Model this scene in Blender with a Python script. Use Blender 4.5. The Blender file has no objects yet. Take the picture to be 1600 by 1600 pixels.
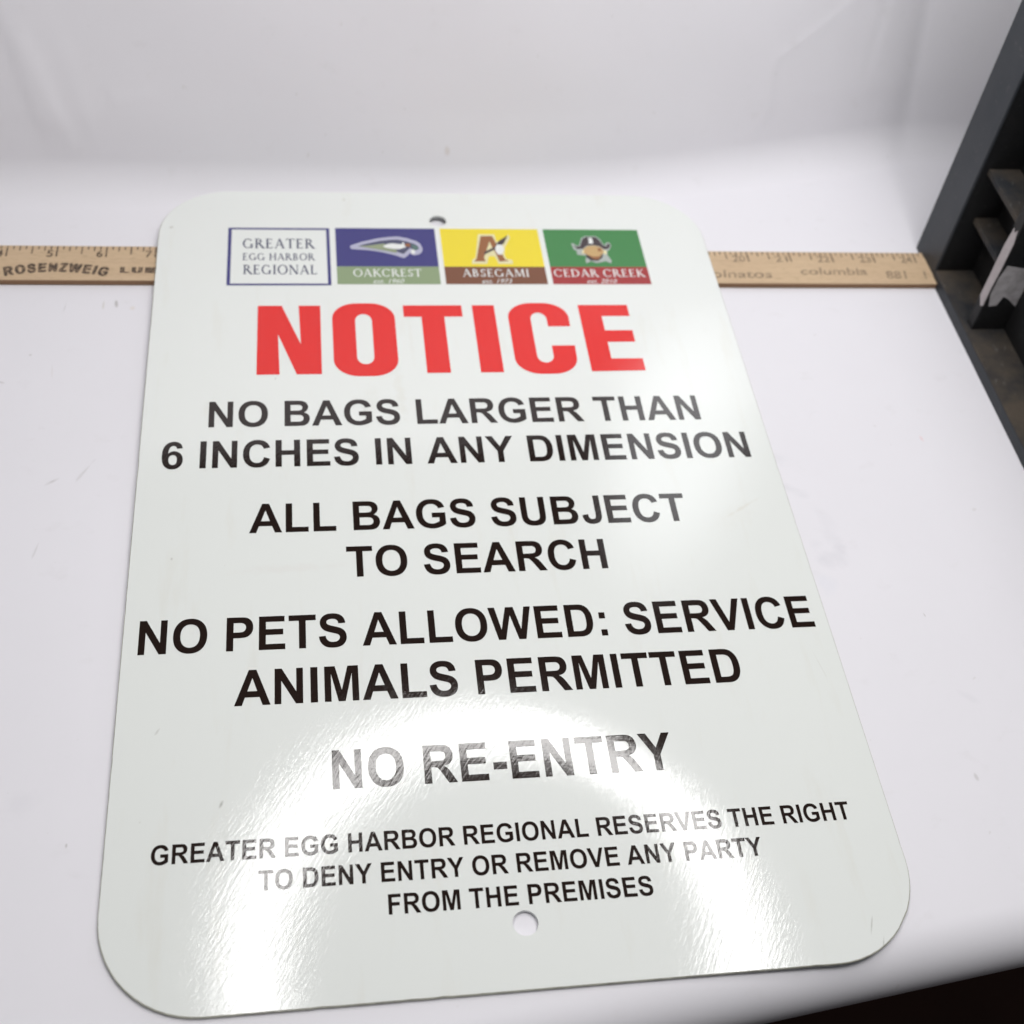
import bpy, bmesh, math, random
from mathutils import Matrix, Vector
from mathutils.geometry import tessellate_polygon

random.seed(7)
IN = 0.0254                      # everything below is laid out in inches on the table top
SC = bpy.context.scene
COL = SC.collection

# ------------------------------------------------------------------ camera
cam_d = bpy.data.cameras.new("camera")
cam = bpy.data.objects.new("camera", cam_d)
COL.objects.link(cam)
ROT = ((0.98830, 0.02717, -0.15011), (-0.11636, 0.76892, -0.62866), (0.09861, 0.63872, 0.76310))
cx, cy, cz = Vector((ROT[0][0], ROT[1][0], ROT[2][0])), Vector((ROT[0][1], ROT[1][1], ROT[2][1])), None
cx.normalize(); cy = (cy - cx * cy.dot(cx)).normalized(); cz = cx.cross(cy)
M = Matrix((cx, cy, cz)).transposed().to_4x4()
M.translation = Vector((-2.792, -14.963, 17.875)) * IN
cam.matrix_world = M
cam_d.sensor_fit = 'HORIZONTAL'
cam_d.sensor_width = 14.9
cam_d.lens = 14.9 * 1989.41 / 1600.0
cam_d.clip_start = 0.02
cam_d.clip_end = 50
cam_d.dof.use_dof = True
cam_d.dof.focus_distance = 20.6 * IN
cam_d.dof.aperture_fstop = 3.8
cam_d.dof.aperture_blades = 7
SC.camera = cam

# ------------------------------------------------------------------ world and lamps
W = bpy.data.worlds.new("World"); SC.world = W; W.use_nodes = True
W.node_tree.nodes["Background"].inputs[0].default_value = (0.95, 0.97, 1.0, 1)
W.node_tree.nodes["Background"].inputs[1].default_value = 0.06

def area(name, loc, target, shape, sx, sy, power, col=(1, 1, 1)):
    d = bpy.data.lights.new(name, 'AREA'); d.shape = shape; d.size = sx * IN; d.size_y = sy * IN
    d.energy = power; d.color = col
    o = bpy.data.objects.new(name, d); COL.objects.link(o)
    o.location = Vector(loc) * IN
    o.rotation_euler = (Vector(target) - Vector(loc)).to_track_quat('-Z', 'Y').to_euler()
    return o

# ring lamp over the table: a disc lamp whose middle is dark
RING_R = 9.05
ring = area("ring_lamp", (2.85, 0.0, 24.0), (2.85, 0.0, 0.0), 'DISK', 2 * RING_R, 2 * RING_R, 7.0, (1.0, 0.985, 0.97))
def lamp_profile(o, r0, s0, r1, s1):
    """strength over the lamp's face, by distance from its middle (0) to its rim (1)"""
    o.data.use_nodes = True
    nt = o.data.node_tree; em = nt.nodes["Emission"]
    geo = nt.nodes.new("ShaderNodeNewGeometry")
    sub = nt.nodes.new("ShaderNodeVectorMath"); sub.operation = 'SUBTRACT'; sub.inputs[1].default_value = (0.5, 0.5, 0)
    mul = nt.nodes.new("ShaderNodeVectorMath"); mul.operation = 'MULTIPLY'; mul.inputs[1].default_value = (2, 2, 0)
    ln = nt.nodes.new("ShaderNodeVectorMath"); ln.operation = 'LENGTH'
    mr = nt.nodes.new("ShaderNodeMapRange"); mr.interpolation_type = 'SMOOTHSTEP'
    for k, v in zip((1, 2, 3, 4), (r0, r1, s0, s1)): mr.inputs[k].default_value = v
    nt.links.new(geo.outputs["Parametric"], sub.inputs[0]); nt.links.new(sub.outputs[0], mul.inputs[0])
    nt.links.new(mul.outputs[0], ln.inputs[0]); nt.links.new(ln.outputs["Value"], mr.inputs[0])
    nt.links.new(mr.outputs[0], em.inputs["Strength"])
lamp_profile(ring, 0.78, 0.0, 0.84, 1.0)

area("ceiling_lamp", (12, -9, 46), (12, -9, 0), 'RECTANGLE', 8, 12, 1.95, (1.0, 0.99, 0.985))
area("fill_lamp", (-4, -7, 46), (-4, -7, 0), 'RECTANGLE', 36, 18, 3.8, (1.0, 0.99, 0.985))
lamp_profile(area("side_lamp", (8.2, 10.4, 10.6), (4.6, 1.6, 0.0), 'ELLIPSE', 6.2, 12.0, 0.30, (0.95, 0.97, 1.0)), 0.25, 1.0, 1.0, 0.0)

SC.view_settings.view_transform = 'Standard'
SC.view_settings.look = 'None'
SC.view_settings.exposure = 0
SC.view_settings.gamma = 1
SC.view_settings.use_curve_mapping = False

# ------------------------------------------------------------------ materials
class Mat:
    def __init__(s, name, col, rough=0.5, spec=0.5):
        s.m = bpy.data.materials.new(name); s.m.use_nodes = True
        s.t = s.m.node_tree; s.b = s.t.nodes["Principled BSDF"]
        s.b.inputs["Base Color"].default_value = (*col, 1)
        s.b.inputs["Roughness"].default_value = rough
        s.b.inputs["Specular IOR Level"].default_value = spec
        s.col = col; s.sock = None
    def n(s, k, **kw):
        q = s.t.nodes.new(k)
        for a, v in kw.items(): setattr(q, a, v)
        return q
    def link(s, a, b): s.t.links.new(a, b)
    def coords(s, rot=0.0, scale=(1, 1, 1)):
        tc = s.n("ShaderNodeTexCoord"); mp = s.n("ShaderNodeMapping")
        mp.inputs["Scale"].default_value = tuple(k / IN for k in scale)     # one unit = one inch
        if rot:                                     # turn first, then stretch
            rt = s.n("ShaderNodeMapping"); rt.inputs["Rotation"].default_value = (0, 0, rot)
            s.link(tc.outputs["Object"], rt.inputs["Vector"]); s.link(rt.outputs[0], mp.inputs["Vector"])
        else: s.link(tc.outputs["Object"], mp.inputs["Vector"])
        return mp.outputs[0]
    def noise(s, vec, scale, detail=3, rough=0.5):
        q = s.n("ShaderNodeTexNoise"); q.inputs["Scale"].default_value = scale
        q.inputs["Detail"].default_value = detail; q.inputs["Roughness"].default_value = rough
        s.link(vec, q.inputs["Vector"]); return q.outputs[0]
    def rng(s, v, a, b, c, d):
        q = s.n("ShaderNodeMapRange"); q.inputs[1].default_value = a; q.inputs[2].default_value = b
        q.inputs[3].default_value = c; q.inputs[4].default_value = d
        s.link(v, q.inputs[0]); return q.outputs[0]
    def mix(s, fac, col):
        q = s.n("ShaderNodeMix", data_type='RGBA'); q.inputs[7].default_value = (*col, 1)
        if s.sock is None: q.inputs[6].default_value = (*s.col, 1)
        else: s.link(s.sock, q.inputs[6])
        s.link(fac, q.inputs[0]); s.sock = q.outputs[2]
        s.link(s.sock, s.b.inputs["Base Color"])
    def math(s, op, a, b):
        q = s.n("ShaderNodeMath", operation=op)
        for i, v in enumerate((a, b)):
            if isinstance(v, (int, float)): q.inputs[i].default_value = v
            else: s.link(v, q.inputs[i])
        return q.outputs[0]
    def bump(s, h, strength, dist=0.01):
        q = s.n("ShaderNodeBump"); q.inputs["Strength"].default_value = strength
        q.inputs["Distance"].default_value = dist * IN
        s.link(h, q.inputs["Height"])
        old = s.b.inputs["Normal"].links
        if old: s.link(old[0].from_socket, q.inputs["Normal"])
        s.link(q.outputs[0], s.b.inputs["Normal"])
    def spots(s, pts, wob=0.25, wscale=1.5, soft=0.65):
        """marks with a place of their own: (x, y, rx, ry, angle, strength, colour)"""
        base = s.coords(); nz = s.n("ShaderNodeTexNoise"); nz.inputs["Scale"].default_value = wscale
        s.link(base, nz.inputs["Vector"])
        for (x, y, rx, ry, ang, st, col) in pts:
            mp = s.n("ShaderNodeMapping", vector_type='TEXTURE')
            mp.inputs["Location"].default_value = (x, y, 0)
            mp.inputs["Rotation"].default_value = (0, 0, ang)
            mp.inputs["Scale"].default_value = (rx, ry, 1e3)
            s.link(base, mp.inputs["Vector"])
            l = s.n("ShaderNodeVectorMath", operation='LENGTH'); s.link(mp.outputs[0], l.inputs[0])
            w = s.math('ADD', l.outputs["Value"], s.rng(nz.outputs[0], 0.3, 0.7, -wob * 2, wob * 2))
            s.mix(s.rng(w, 0.25, 1.2, st * soft, 0.0), col)

def gloss_print(name, col, dirt=False):
    """glossy laminated face of the sign: fine crossed scuffs give the broken-up reflections"""
    m = Mat(name, col, 0.072, 0.66)
    d1 = m.noise(m.coords(math.radians(-58), (4, 22, 1)), 1.0, 3, 0.6)
    d2 = m.noise(m.coords(math.radians(4), (4, 32, 1)), 1.0, 2, 0.5)
    d3 = m.noise(m.coords(0, (3.2, 3.2, 1)), 1.0, 2, 0.5)
    s = m.math('ADD', m.math('MULTIPLY', d1, 0.9), m.math('MULTIPLY', d2, 0.12))
    s = m.math('ADD', s, m.math('MULTIPLY', d3, 0.3))
    m.bump(s, 1.0, 0.0016)
    if dirt:
        v = m.noise(m.coords(0, (2.2, 0.35, 1)), 1.0, 4, 0.6)
        m.mix(m.rng(v, 0.58, 0.8, 0.0, 0.30), (0.70, 0.68, 0.60))
        sp = m.noise(m.coords(0, (9, 7, 1)), 1.0, 2, 0.5)
        m.mix(m.rng(sp, 0.77, 0.82, 0.0, 0.25), (0.45, 0.44, 0.38))
        m.spots([(-1.15, 2.7, 0.10, 0.75, 0.05, 0.22, (0.60, 0.55, 0.42)),
                 (-1.75, 2.4, 0.16, 0.5, -0.1, 0.14, (0.62, 0.58, 0.46)),
                 (-0.85, 4.3, 0.05, 0.9, 0.02, 0.14, (0.60, 0.56, 0.45)),
                 (5.05, -0.42, 0.42, 0.035, 0.55, 0.35, (0.62, 0.57, 0.46)),
                 (4.85, -0.62, 0.5, 0.25, 0.55, 0.10, (0.66, 0.62, 0.52)),
                 (-3.35, -1.5, 0.9, 0.10, 0.03, 0.12, (0.62, 0.50, 0.45)),
                 (-4.35, -5.85, 0.025, 0.055, -0.4, 0.8, (0.16, 0.15, 0.13)),
                 (-2.05, 8.72, 0.05, 0.06, 0, 0.5, (0.40, 0.36, 0.26)),
                 (-5.74, 7.72, 0.045, 0.03, 0.6, 0.7, (0.30, 0.27, 0.20)),
                 (5.15, -8.42, 0.012, 0.16, -0.35, 0.7, (0.30, 0.29, 0.26)),
                 (5.25, -8.70, 0.012, 0.12, -0.35, 0.7, (0.30, 0.29, 0.26)),
                 (-2.0, 8.3, 0.5, 0.10, 1.4, 0.12, (0.62, 0.57, 0.45)),
                 (5.6, -3.9, 0.012, 0.3, 0.2, 0.25, (0.50, 0.48, 0.42)),
                 (-5.3, -1.2, 0.02, 0.03, 0, 0.5, (0.3, 0.28, 0.25)),
                 (-5.35, -4.55, 0.02, 0.06, -0.5, 0.45, (0.3, 0.28, 0.25)),
                 (-3.55, 3.12, 0.02, 0.03, 0, 0.5, (0.3, 0.28, 0.25))], 0.18, 6)
    return m.m

M_SIGN = gloss_print("sign_white", (0.80, 0.825, 0.803), True)
M_RED = gloss_print("ink_red", (0.77, 0.018, 0.014))
M_BLACK = gloss_print("ink_black", (0.017, 0.009, 0.007))
M_NAVY = gloss_print("ink_navy", (0.045, 0.042, 0.20))
M_SAGE = gloss_print("ink_sage", (0.26, 0.34, 0.19))
M_YEL = gloss_print("ink_yellow", (0.84, 0.68, 0.03))
M_BRN = gloss_print("ink_brown", (0.19, 0.07, 0.032))
M_GRN = gloss_print("ink_green", (0.05, 0.23, 0.065))
M_MAR = gloss_print("ink_maroon", (0.36, 0.03, 0.03))
M_WHT = gloss_print("ink_white", (0.80, 0.82, 0.80))
M_LAV = gloss_print("ink_lavender", (0.46, 0.46, 0.60))
M_SLATE = gloss_print("ink_slate", (0.07, 0.075, 0.14))
M_OLIVE = gloss_print("ink_olive", (0.30, 0.35, 0.22))
M_TEAL = gloss_print("ink_teal", (0.10, 0.18, 0.16))
M_CREAM = gloss_print("ink_cream", (0.78, 0.72, 0.42))
M_RUST = gloss_print("ink_rust", (0.30, 0.115, 0.04))
M_TAN = gloss_print("ink_tan", (0.56, 0.37, 0.16))
M_DARK = gloss_print("ink_dark", (0.05, 0.035, 0.04))
M_GREY = gloss_print("ink_grey", (0.42, 0.46, 0.44))

def m_edge():
    m = Mat("sign_edge", (0.50, 0.50, 0.42), 0.45)
    m.mix(m.rng(m.noise(m.coords(0, (6, 6, 6)), 1.0, 3), 0.45, 0.7, 0, 0.6), (0.22, 0.21, 0.18)); return m.m
M_EDGE = m_edge()

def m_paper():
    m = Mat("paper_white", (0.80, 0.787, 0.830), 0.75, 0.25)
    m.mix(m.rng(m.noise(m.coords(0, (0.25, 0.25, 0.25)), 1.0, 4, 0.6), 0.4, 0.75, 0, 0.10), (0.66, 0.645, 0.68))
    m.mix(m.rng(m.noise(m.coords(0, (1.6, 2.0, 1.6)), 1.0, 4, 0.6), 0.62, 0.85, 0, 0.22), (0.60, 0.58, 0.58))
    m.mix(m.rng(m.noise(m.coords(0.7, (6.5, 4.5, 3)), 1.0, 1, 0.4), 0.78, 0.83, 0, 0.18), (0.45, 0.42, 0.38))
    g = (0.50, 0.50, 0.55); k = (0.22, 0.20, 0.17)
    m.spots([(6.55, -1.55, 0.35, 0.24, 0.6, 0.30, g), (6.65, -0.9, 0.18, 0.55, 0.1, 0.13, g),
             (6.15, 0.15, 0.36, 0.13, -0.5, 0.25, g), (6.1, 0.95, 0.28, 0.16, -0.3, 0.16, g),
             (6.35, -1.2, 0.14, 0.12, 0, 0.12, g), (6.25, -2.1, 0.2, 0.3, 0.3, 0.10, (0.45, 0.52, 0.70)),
             (9.3, 1.4, 0.03, 0.09, 0.2, 0.4, (0.75, 0.30, 0.30)),
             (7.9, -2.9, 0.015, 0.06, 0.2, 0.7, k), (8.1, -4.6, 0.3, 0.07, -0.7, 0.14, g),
             (-6.75, 5.55, 0.03, 0.10, 0.1, 0.7, k), (-7.0, 5.5, 0.02, 0.13, 0, 0.4, (0.4, 0.36, 0.24)),
             (-6.42, 5.4, 0.06, 0.06, 0, 0.4, (0.62, 0.5, 0.34)), (-7.75, 5.4, 0.015, 0.22, -0.1, 0.3, k),
             (-7.8, 3.6, 0.02, 0.2, 0.1, 0.25, (0.5, 0.42, 0.34)), (-8.7, 3.3, 0.09, 0.03, -0.4, 0.35, k),
             (-7.5, 0.75, 0.14, 0.04, 0.6, 0.45, k), (-6.95, 1.0, 0.03, 0.3, -0.5, 0.28, k),
             (-8.25, 4.05, 0.04, 0.04, 0, 0.5, k), (-8.9, 4.1, 0.03, 0.08, 0.3, 0.5, (0.4, 0.36, 0.2)),
             (-7.6, -0.8, 0.02, 0.2, -0.2, 0.25, k), (-6.55, -6.3, 0.02, 0.04, 0, 0.6, k),
             (7.7, -6.1, 0.03, 0.07, 0.1, 0.4, k), (8.9, -6.4, 0.02, 0.2, -0.6, 0.22, k),
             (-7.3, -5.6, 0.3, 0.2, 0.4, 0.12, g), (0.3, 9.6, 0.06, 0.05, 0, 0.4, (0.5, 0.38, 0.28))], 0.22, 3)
    m.bump(m.noise(m.coords(0, (60, 60, 60)), 1.0, 2), 0.10, 0.004)
    m.bump(m.noise(m.coords(0, (1.3, 1.3, 1.3)), 1.0, 3), 0.10, 0.03)
    return m.m
M_PAPER = m_paper()

def m_wood():
    m = Mat("ruler_wood", (0.62, 0.465, 0.30), 0.55, 0.3)
    m.mix(m.rng(m.noise(m.coords(0, (0.55, 26, 20)), 1.0, 4, 0.6), 0.35, 0.7, 0, 0.6), (0.50, 0.345, 0.225))
    m.mix(m.rng(m.noise(m.coords(0, (0.7, 1.6, 2)), 1.0, 3), 0.45, 0.75, 0, 0.45), (0.62, 0.46, 0.32))
    m.mix(m.rng(m.noise(m.coords(0, (5, 60, 30)), 1.0, 2), 0.56, 0.72, 0, 0.5), (0.30, 0.20, 0.12))
    return m.m
M_WOOD = m_wood()
def m_woodedge():
    m = Mat("ruler_side_wood", (0.30, 0.18, 0.105), 0.65, 0.2)
    m.mix(m.rng(m.noise(m.coords(0, (0.6, 10, 30)), 1.0, 3), 0.4, 0.7, 0, 0.6), (0.19, 0.11, 0.06)); return m.m
M_WOODSIDE = m_woodedge()
def m_rulerink():
    m = Mat("ruler_ink", (0.075, 0.055, 0.045), 0.6, 0.2)
    m.mix(m.rng(m.noise(m.coords(0, (14, 14, 14)), 1.0, 3), 0.42, 0.7, 0, 0.75), (0.40, 0.28, 0.18)); return m.m
M_RINK = m_rulerink()
M_RINKFADED = m_rulerink(); M_RINKFADED.name = 'ruler_ink_worn'
M_RINKFADED.node_tree.nodes['Mix'].inputs[7].default_value = (0.47, 0.35, 0.235, 1)
M_RINKFADED.node_tree.nodes['Map Range'].inputs[1].default_value = 0.25
M_RINKFADED.node_tree.nodes['Map Range'].inputs[2].default_value = 0.6
M_RINKFADED.node_tree.nodes['Map Range'].inputs[4].default_value = 0.85

def m_plastic(name, col, dust, amount, rough=0.45, sc=1.2):
    m = Mat(name, col, rough, 0.35)
    m.mix(m.rng(m.noise(m.coords(0, (sc, sc, sc)), 1.0, 5, 0.6), 0.34, 0.62, 0, amount), dust)
    m.mix(m.rng(m.noise(m.coords(0.4, (9, 3, 9)), 1.0, 3, 0.6), 0.62, 0.8, 0, amount * 0.5), (0.2, 0.19, 0.18))
    m.bump(m.noise(m.coords(0, (30, 30, 30)), 1.0, 2), 0.15, 0.01)
    return m.m
M_CRATE = m_plastic("crate_plastic", (0.026, 0.031, 0.039), (0.043, 0.047, 0.054), 0.5)
M_INNERSHADE = m_plastic("crate_inner_shade", (0.010, 0.0105, 0.012), (0.020, 0.019, 0.018), 0.4, 0.6)  # blacker copy of the crate plastic, with the recess shade in its colour
M_DUSTY = m_plastic("crate_dusty_plastic", (0.020, 0.022, 0.026), (0.085, 0.067, 0.050), 0.9, 0.8, 0.9)
M_WORNLIT = m_plastic("crate_worn_lit_edge", (0.46, 0.42, 0.43), (0.36, 0.33, 0.33), 0.6, 0.5, 3)  # wear and the light on the edge, both put into the colour
M_PATCH = m_plastic("crate_lit_face", (0.62, 0.60, 0.61), (0.38, 0.36, 0.36), 0.8, 0.5, 4)  # pale plastic, painting a face that catches light
M_TABLE = m_plastic("table_dark", (0.012, 0.012, 0.013), (0.02, 0.018, 0.017), 0.4, 0.5)
M_LEG = m_plastic("table_leg_metal", (0.035, 0.042, 0.040), (0.03, 0.033, 0.03), 0.4, 0.4)
M_RIM = m_plastic("crate_rim_plastic", (0.017, 0.021, 0.027), (0.03, 0.034, 0.04), 0.4)
M_FLOOR = m_plastic("floor_brown", (0.085, 0.034, 0.022), (0.05, 0.02, 0.014), 0.7, 0.6, 0.3)

# ------------------------------------------------------------------ builders
def empty(name, loc=(0, 0, 0), rot=(0, 0, 0)):
    o = bpy.data.objects.new(name, None); COL.objects.link(o)
    o.location = Vector(loc) * IN; o.rotation_euler = rot; o.empty_display_size = 0.02
    return o

def tag(o, label=None, cat=None, kind=None):
    if label: o["label"] = label
    if cat: o["category"] = cat
    if kind: o["kind"] = kind
    return o

def obj(name, bm, mats, parent=None, smooth=False):
    me = bpy.data.meshes.new(name)
    bmesh.ops.scale(bm, vec=(IN, IN, IN), verts=bm.verts)
    if smooth:
        for f in bm.faces: f.smooth = True
    bm.to_mesh(me); bm.free()
    for m in (mats if isinstance(mats, (list, tuple)) else [mats]): me.materials.append(m)
    o = bpy.data.objects.new(name, me); COL.objects.link(o)
    if parent: o.parent = parent
    return o

def box_bm(bm, x0, x1, y0, y1, z0, z1, bev=0.0):
    b = bmesh.new()
    bmesh.ops.create_cube(b, size=1)
    for v in b.verts:
        v.co = Vector(((x0 + x1) / 2 + v.co.x * (x1 - x0), (y0 + y1) / 2 + v.co.y * (y1 - y0), (z0 + z1) / 2 + v.co.z * (z1 - z0)))
    if bev: bmesh.ops.bevel(b, geom=b.edges[:], offset=bev, segments=2, profile=0.5, affect='EDGES')
    me = bpy.data.meshes.new("tmp"); b.to_mesh(me); b.free(); bm.from_mesh(me); bpy.data.meshes.remove(me)

def box(name, x0, x1, y0, y1, z0, z1, mat, parent=None, bev=0.0):
    bm = bmesh.new(); box_bm(bm, x0, x1, y0, y1, z0, z1, bev); return obj(name, bm, mat, parent)

def fill(bm, loops, z, up=True):
    """flat face with holes from closed loops of (x, y)"""
    pts = [Vector((x, y, 0)) for lp in loops for x, y in lp]
    vs = [bm.verts.new((p.x, p.y, z)) for p in pts]
    for t in tessellate_polygon([[Vector((x, y, 0)) for x, y in lp] for lp in loops]):
        a, b, c = (pts[i] for i in t)
        cr = (b - a).cross(c - a).z
        if abs(cr) < 1e-12: continue
        f = [vs[i] for i in t]
        if (cr > 0) != up: f.reverse()
        try: bm.faces.new(f)
        except ValueError: pass
    return vs

def circ(x, y, rx, ry=None, n=40, a0=0.0, a1=2 * math.pi, rev=False):
    ry = ry or rx
    r = [(x + rx * math.cos(a0 + (a1 - a0) * i / n), y + ry * math.sin(a0 + (a1 - a0) * i / n)) for i in range(n)]
    return r[::-1] if rev else r

# ------------------------------------------------------------------ grotesque bold capitals (2048 units per em)
GL = {
'N': (1479, "M150 0V1466H438L1038 487V1466H1313V0H1016L425 956V0Z"),
'A': (1479, "M1471 0H1149L1021 333H435L314 0H0L571 1466H884ZM926 580L724 1124L526 580Z"),
'G': (1593, "M831 539V786H1469V202Q1376 112 1199.5 43.5Q1023 -25 842 -25Q612 -25 441 71.5Q270 168 184 347.5Q98 527 98 738Q98 967 194 1145Q290 1323 475 1418Q616 1491 826 1491Q1099 1491 1252.5 1376.5Q1406 1262 1450 1060L1156 1005Q1125 1113 1039.5 1175.5Q954 1238 826 1238Q632 1238 517.5 1115Q403 992 403 750Q403 489 519 358.5Q635 228 823 228Q916 228 1009.5 264.5Q1103 301 1170 353V539Z"),
'B': (1479, "M150 1466H736Q910 1466 995.5 1451.5Q1081 1437 1148.5 1391Q1216 1345 1261 1268.5Q1306 1192 1306 1097Q1306 994 1250.5 908Q1195 822 1100 779Q1234 740 1306 646Q1378 552 1378 425Q1378 325 1331.5 230.5Q1285 136 1204.5 79.5Q1124 23 1006 10Q932 2 649 0H150ZM446 1222V883H640Q813 883 855 888Q931 897 974.5 940.5Q1018 984 1018 1055Q1018 1123 980.5 1165.5Q943 1208 869 1217Q825 1222 616 1222ZM446 639V247H720Q880 247 923 256Q989 268 1030.5 314.5Q1072 361 1072 439Q1072 505 1040 551Q1008 597 947.5 618Q887 639 685 639Z"),
'C': (1479, "M1087 539L1374 448Q1308 208 1154.5 91.5Q1001 -25 765 -25Q473 -25 285 174.5Q97 374 97 720Q97 1086 286 1288.5Q475 1491 783 1491Q1052 1491 1220 1332Q1320 1238 1370 1062L1077 992Q1051 1106 968.5 1172Q886 1238 768 1238Q605 1238 503.5 1121Q402 1004 402 742Q402 464 502 346Q602 228 762 228Q880 228 965 303Q1050 378 1087 539Z"),
'D': (1479, "M148 1466H689Q872 1466 968 1438Q1097 1400 1189 1303Q1281 1206 1329 1065.5Q1377 925 1377 719Q1377 538 1332 407Q1277 247 1175 148Q1098 73 967 31Q869 0 705 0H148ZM444 1218V247H665Q789 247 844 261Q916 279 963.5 322Q1011 365 1041 463.5Q1071 562 1071 732Q1071 902 1041 993Q1011 1084 957 1135Q903 1186 820 1204Q758 1218 577 1218Z"),
'E': (1366, "M149 0V1466H1236V1218H445V893H1181V646H445V247H1264V0Z"),
'F': (1251, "M151 0V1466H1156V1218H447V871H1059V623H447V0Z"),
'H': (1479, "M150 0V1466H446V889H1026V1466H1322V0H1026V641H446V0Z"),
'I': (569, "M140 0V1466H436V0Z"),
'J': (1139, "M747 1466H1042V538Q1042 356 1010 258Q967 130 854 52.5Q741 -25 556 -25Q339 -25 222 96.5Q105 218 104 453L383 485Q388 359 420 307Q468 228 566 228Q665 228 706 284.5Q747 341 747 519Z"),
'L': (1251, "M157 0V1454H453V247H1189V0Z"),
'M': (1706, "M145 0V1466H588L854 466L1117 1466H1561V0H1286V1154L995 0H710L420 1154V0Z"),
'O': (1593, "M89 724Q89 948 156 1100Q206 1212 292.5 1301Q379 1390 482 1433Q619 1491 798 1491Q1122 1491 1316.5 1290Q1511 1089 1511 731Q1511 376 1318 175.5Q1125 -25 802 -25Q475 -25 282 174.5Q89 374 89 724ZM394 734Q394 485 509 356.5Q624 228 801 228Q978 228 1091.5 355.5Q1205 483 1205 738Q1205 990 1094.5 1114Q984 1238 801 1238Q618 1238 506 1112.5Q394 987 394 734Z"),
'P': (1366, "M149 0V1466H624Q894 1466 976 1444Q1102 1411 1187 1300.5Q1272 1190 1272 1015Q1272 880 1223 788Q1174 696 1098.5 643.5Q1023 591 945 574Q839 553 638 553H445V0ZM445 1218V802H607Q782 802 841 825Q900 848 933.5 897Q967 946 967 1011Q967 1091 920 1143Q873 1195 801 1208Q748 1218 588 1218Z"),
'R': (1479, "M150 0V1466H773Q1008 1466 1114.5 1426.5Q1221 1387 1285 1286Q1349 1185 1349 1055Q1349 890 1252 782.5Q1155 675 962 647Q1058 591 1120.5 524Q1183 457 1289 286L1468 0H1114L900 319Q786 490 744 534.5Q702 579 655 595.5Q608 612 506 612H446V0ZM446 846H665Q878 846 931 864Q984 882 1014 926Q1044 970 1044 1036Q1044 1110 1004.5 1155.5Q965 1201 893 1213Q857 1218 677 1218H446Z"),
'S': (1366, "M74 477L362 505Q388 360 467.5 292Q547 224 682 224Q825 224 897.5 284.5Q970 345 970 426Q970 478 939.5 514.5Q909 551 833 578Q781 596 596 642Q358 701 262 787Q127 908 127 1082Q127 1194 190.5 1291.5Q254 1389 373.5 1440Q493 1491 662 1491Q938 1491 1077.5 1370Q1217 1249 1224 1047L928 1034Q909 1147 846.5 1196.5Q784 1246 659 1246Q530 1246 457 1193Q410 1159 410 1102Q410 1050 454 1013Q510 966 726 915Q942 864 1045.5 809.5Q1149 755 1207.5 660.5Q1266 566 1266 427Q1266 301 1196 191Q1126 81 998 27.5Q870 -26 679 -26Q401 -26 252 102.5Q103 231 74 477Z"),
'T': (1251, "M479 0V1218H44V1466H1209V1218H775V0Z"),
'U': (1479, "M147 1466H443V672Q443 483 454 427Q473 337 544.5 282.5Q616 228 740 228Q866 228 930 279.5Q994 331 1007 406Q1020 481 1020 655V1466H1316V696Q1316 432 1292 323Q1268 214 1203.5 139Q1139 64 1031 19.5Q923 -25 749 -25Q539 -25 430.5 23.5Q322 72 259 149.5Q196 227 176 312Q147 438 147 684Z"),
'V': (1366, "M523 0L-1 1466H320L691 381L1050 1466H1364L839 0Z"),
'W': (1933, "M356 0L6 1466H309L530 459L798 1466H1150L1407 442L1632 1466H1930L1574 0H1260L968 1096L677 0Z"),
'Y': (1366, "M534 0V617L-3 1466H344L689 886L1027 1466H1368L829 615V0Z"),
'Z': (1251, "M40 0V267L780 1218H122V1466H1160V1238L392 248H1190V0Z"),
'6': (1139, "M1039 1107L767 1077Q757 1161 715 1201Q673 1241 606 1241Q517 1241 455.5 1161Q394 1081 378 828Q483 952 639 952Q815 952 940.5 818Q1066 684 1066 472Q1066 247 934 111Q802 -25 595 -25Q373 -25 230 147.5Q87 320 87 713Q87 1116 236 1294Q385 1472 623 1472Q790 1472 899.5 1378.5Q1009 1285 1039 1107ZM402 495Q402 358 465 283.5Q528 209 609 209Q687 209 739 270Q791 331 791 470Q791 613 735 679.5Q679 746 595 746Q514 746 458 682.5Q402 619 402 495Z"),
':': (682, "M201 780V1061H482V780ZM201 0V281H482V0Z"),
'-': (682, "M115 391V672H667V391Z"),
' ': (569, ""),
}

def parse(path):
    import re
    toks = re.findall(r"[MLHVQZ]|-?\d+\.?\d*", path)
    loops, cur, i, cmd = [], [], 0, None
    x = y = 0.0
    while i < len(toks):
        if toks[i] in "MLHVQZ": cmd = toks[i]; i += 1
        if cmd == 'Z':
            if len(cur) > 1 and cur[0] == cur[-1]: cur.pop()
            loops.append(cur); cur = []; continue
        if cmd in 'ML': x, y = float(toks[i]), float(toks[i + 1]); i += 2; cur.append((x, y))
        elif cmd == 'H': x = float(toks[i]); i += 1; cur.append((x, y))
        elif cmd == 'V': y = float(toks[i]); i += 1; cur.append((x, y))
        elif cmd == 'Q':
            qx, qy, ex, ey = (float(toks[i + k]) for k in range(4)); i += 4
            for k in range(1, 7):
                t = k / 6.0
                cur.append(((1 - t) ** 2 * x + 2 * t * (1 - t) * qx + t * t * ex, (1 - t) ** 2 * y + 2 * t * (1 - t) * qy + t * t * ey))
            x, y = ex, ey
    return loops

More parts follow.
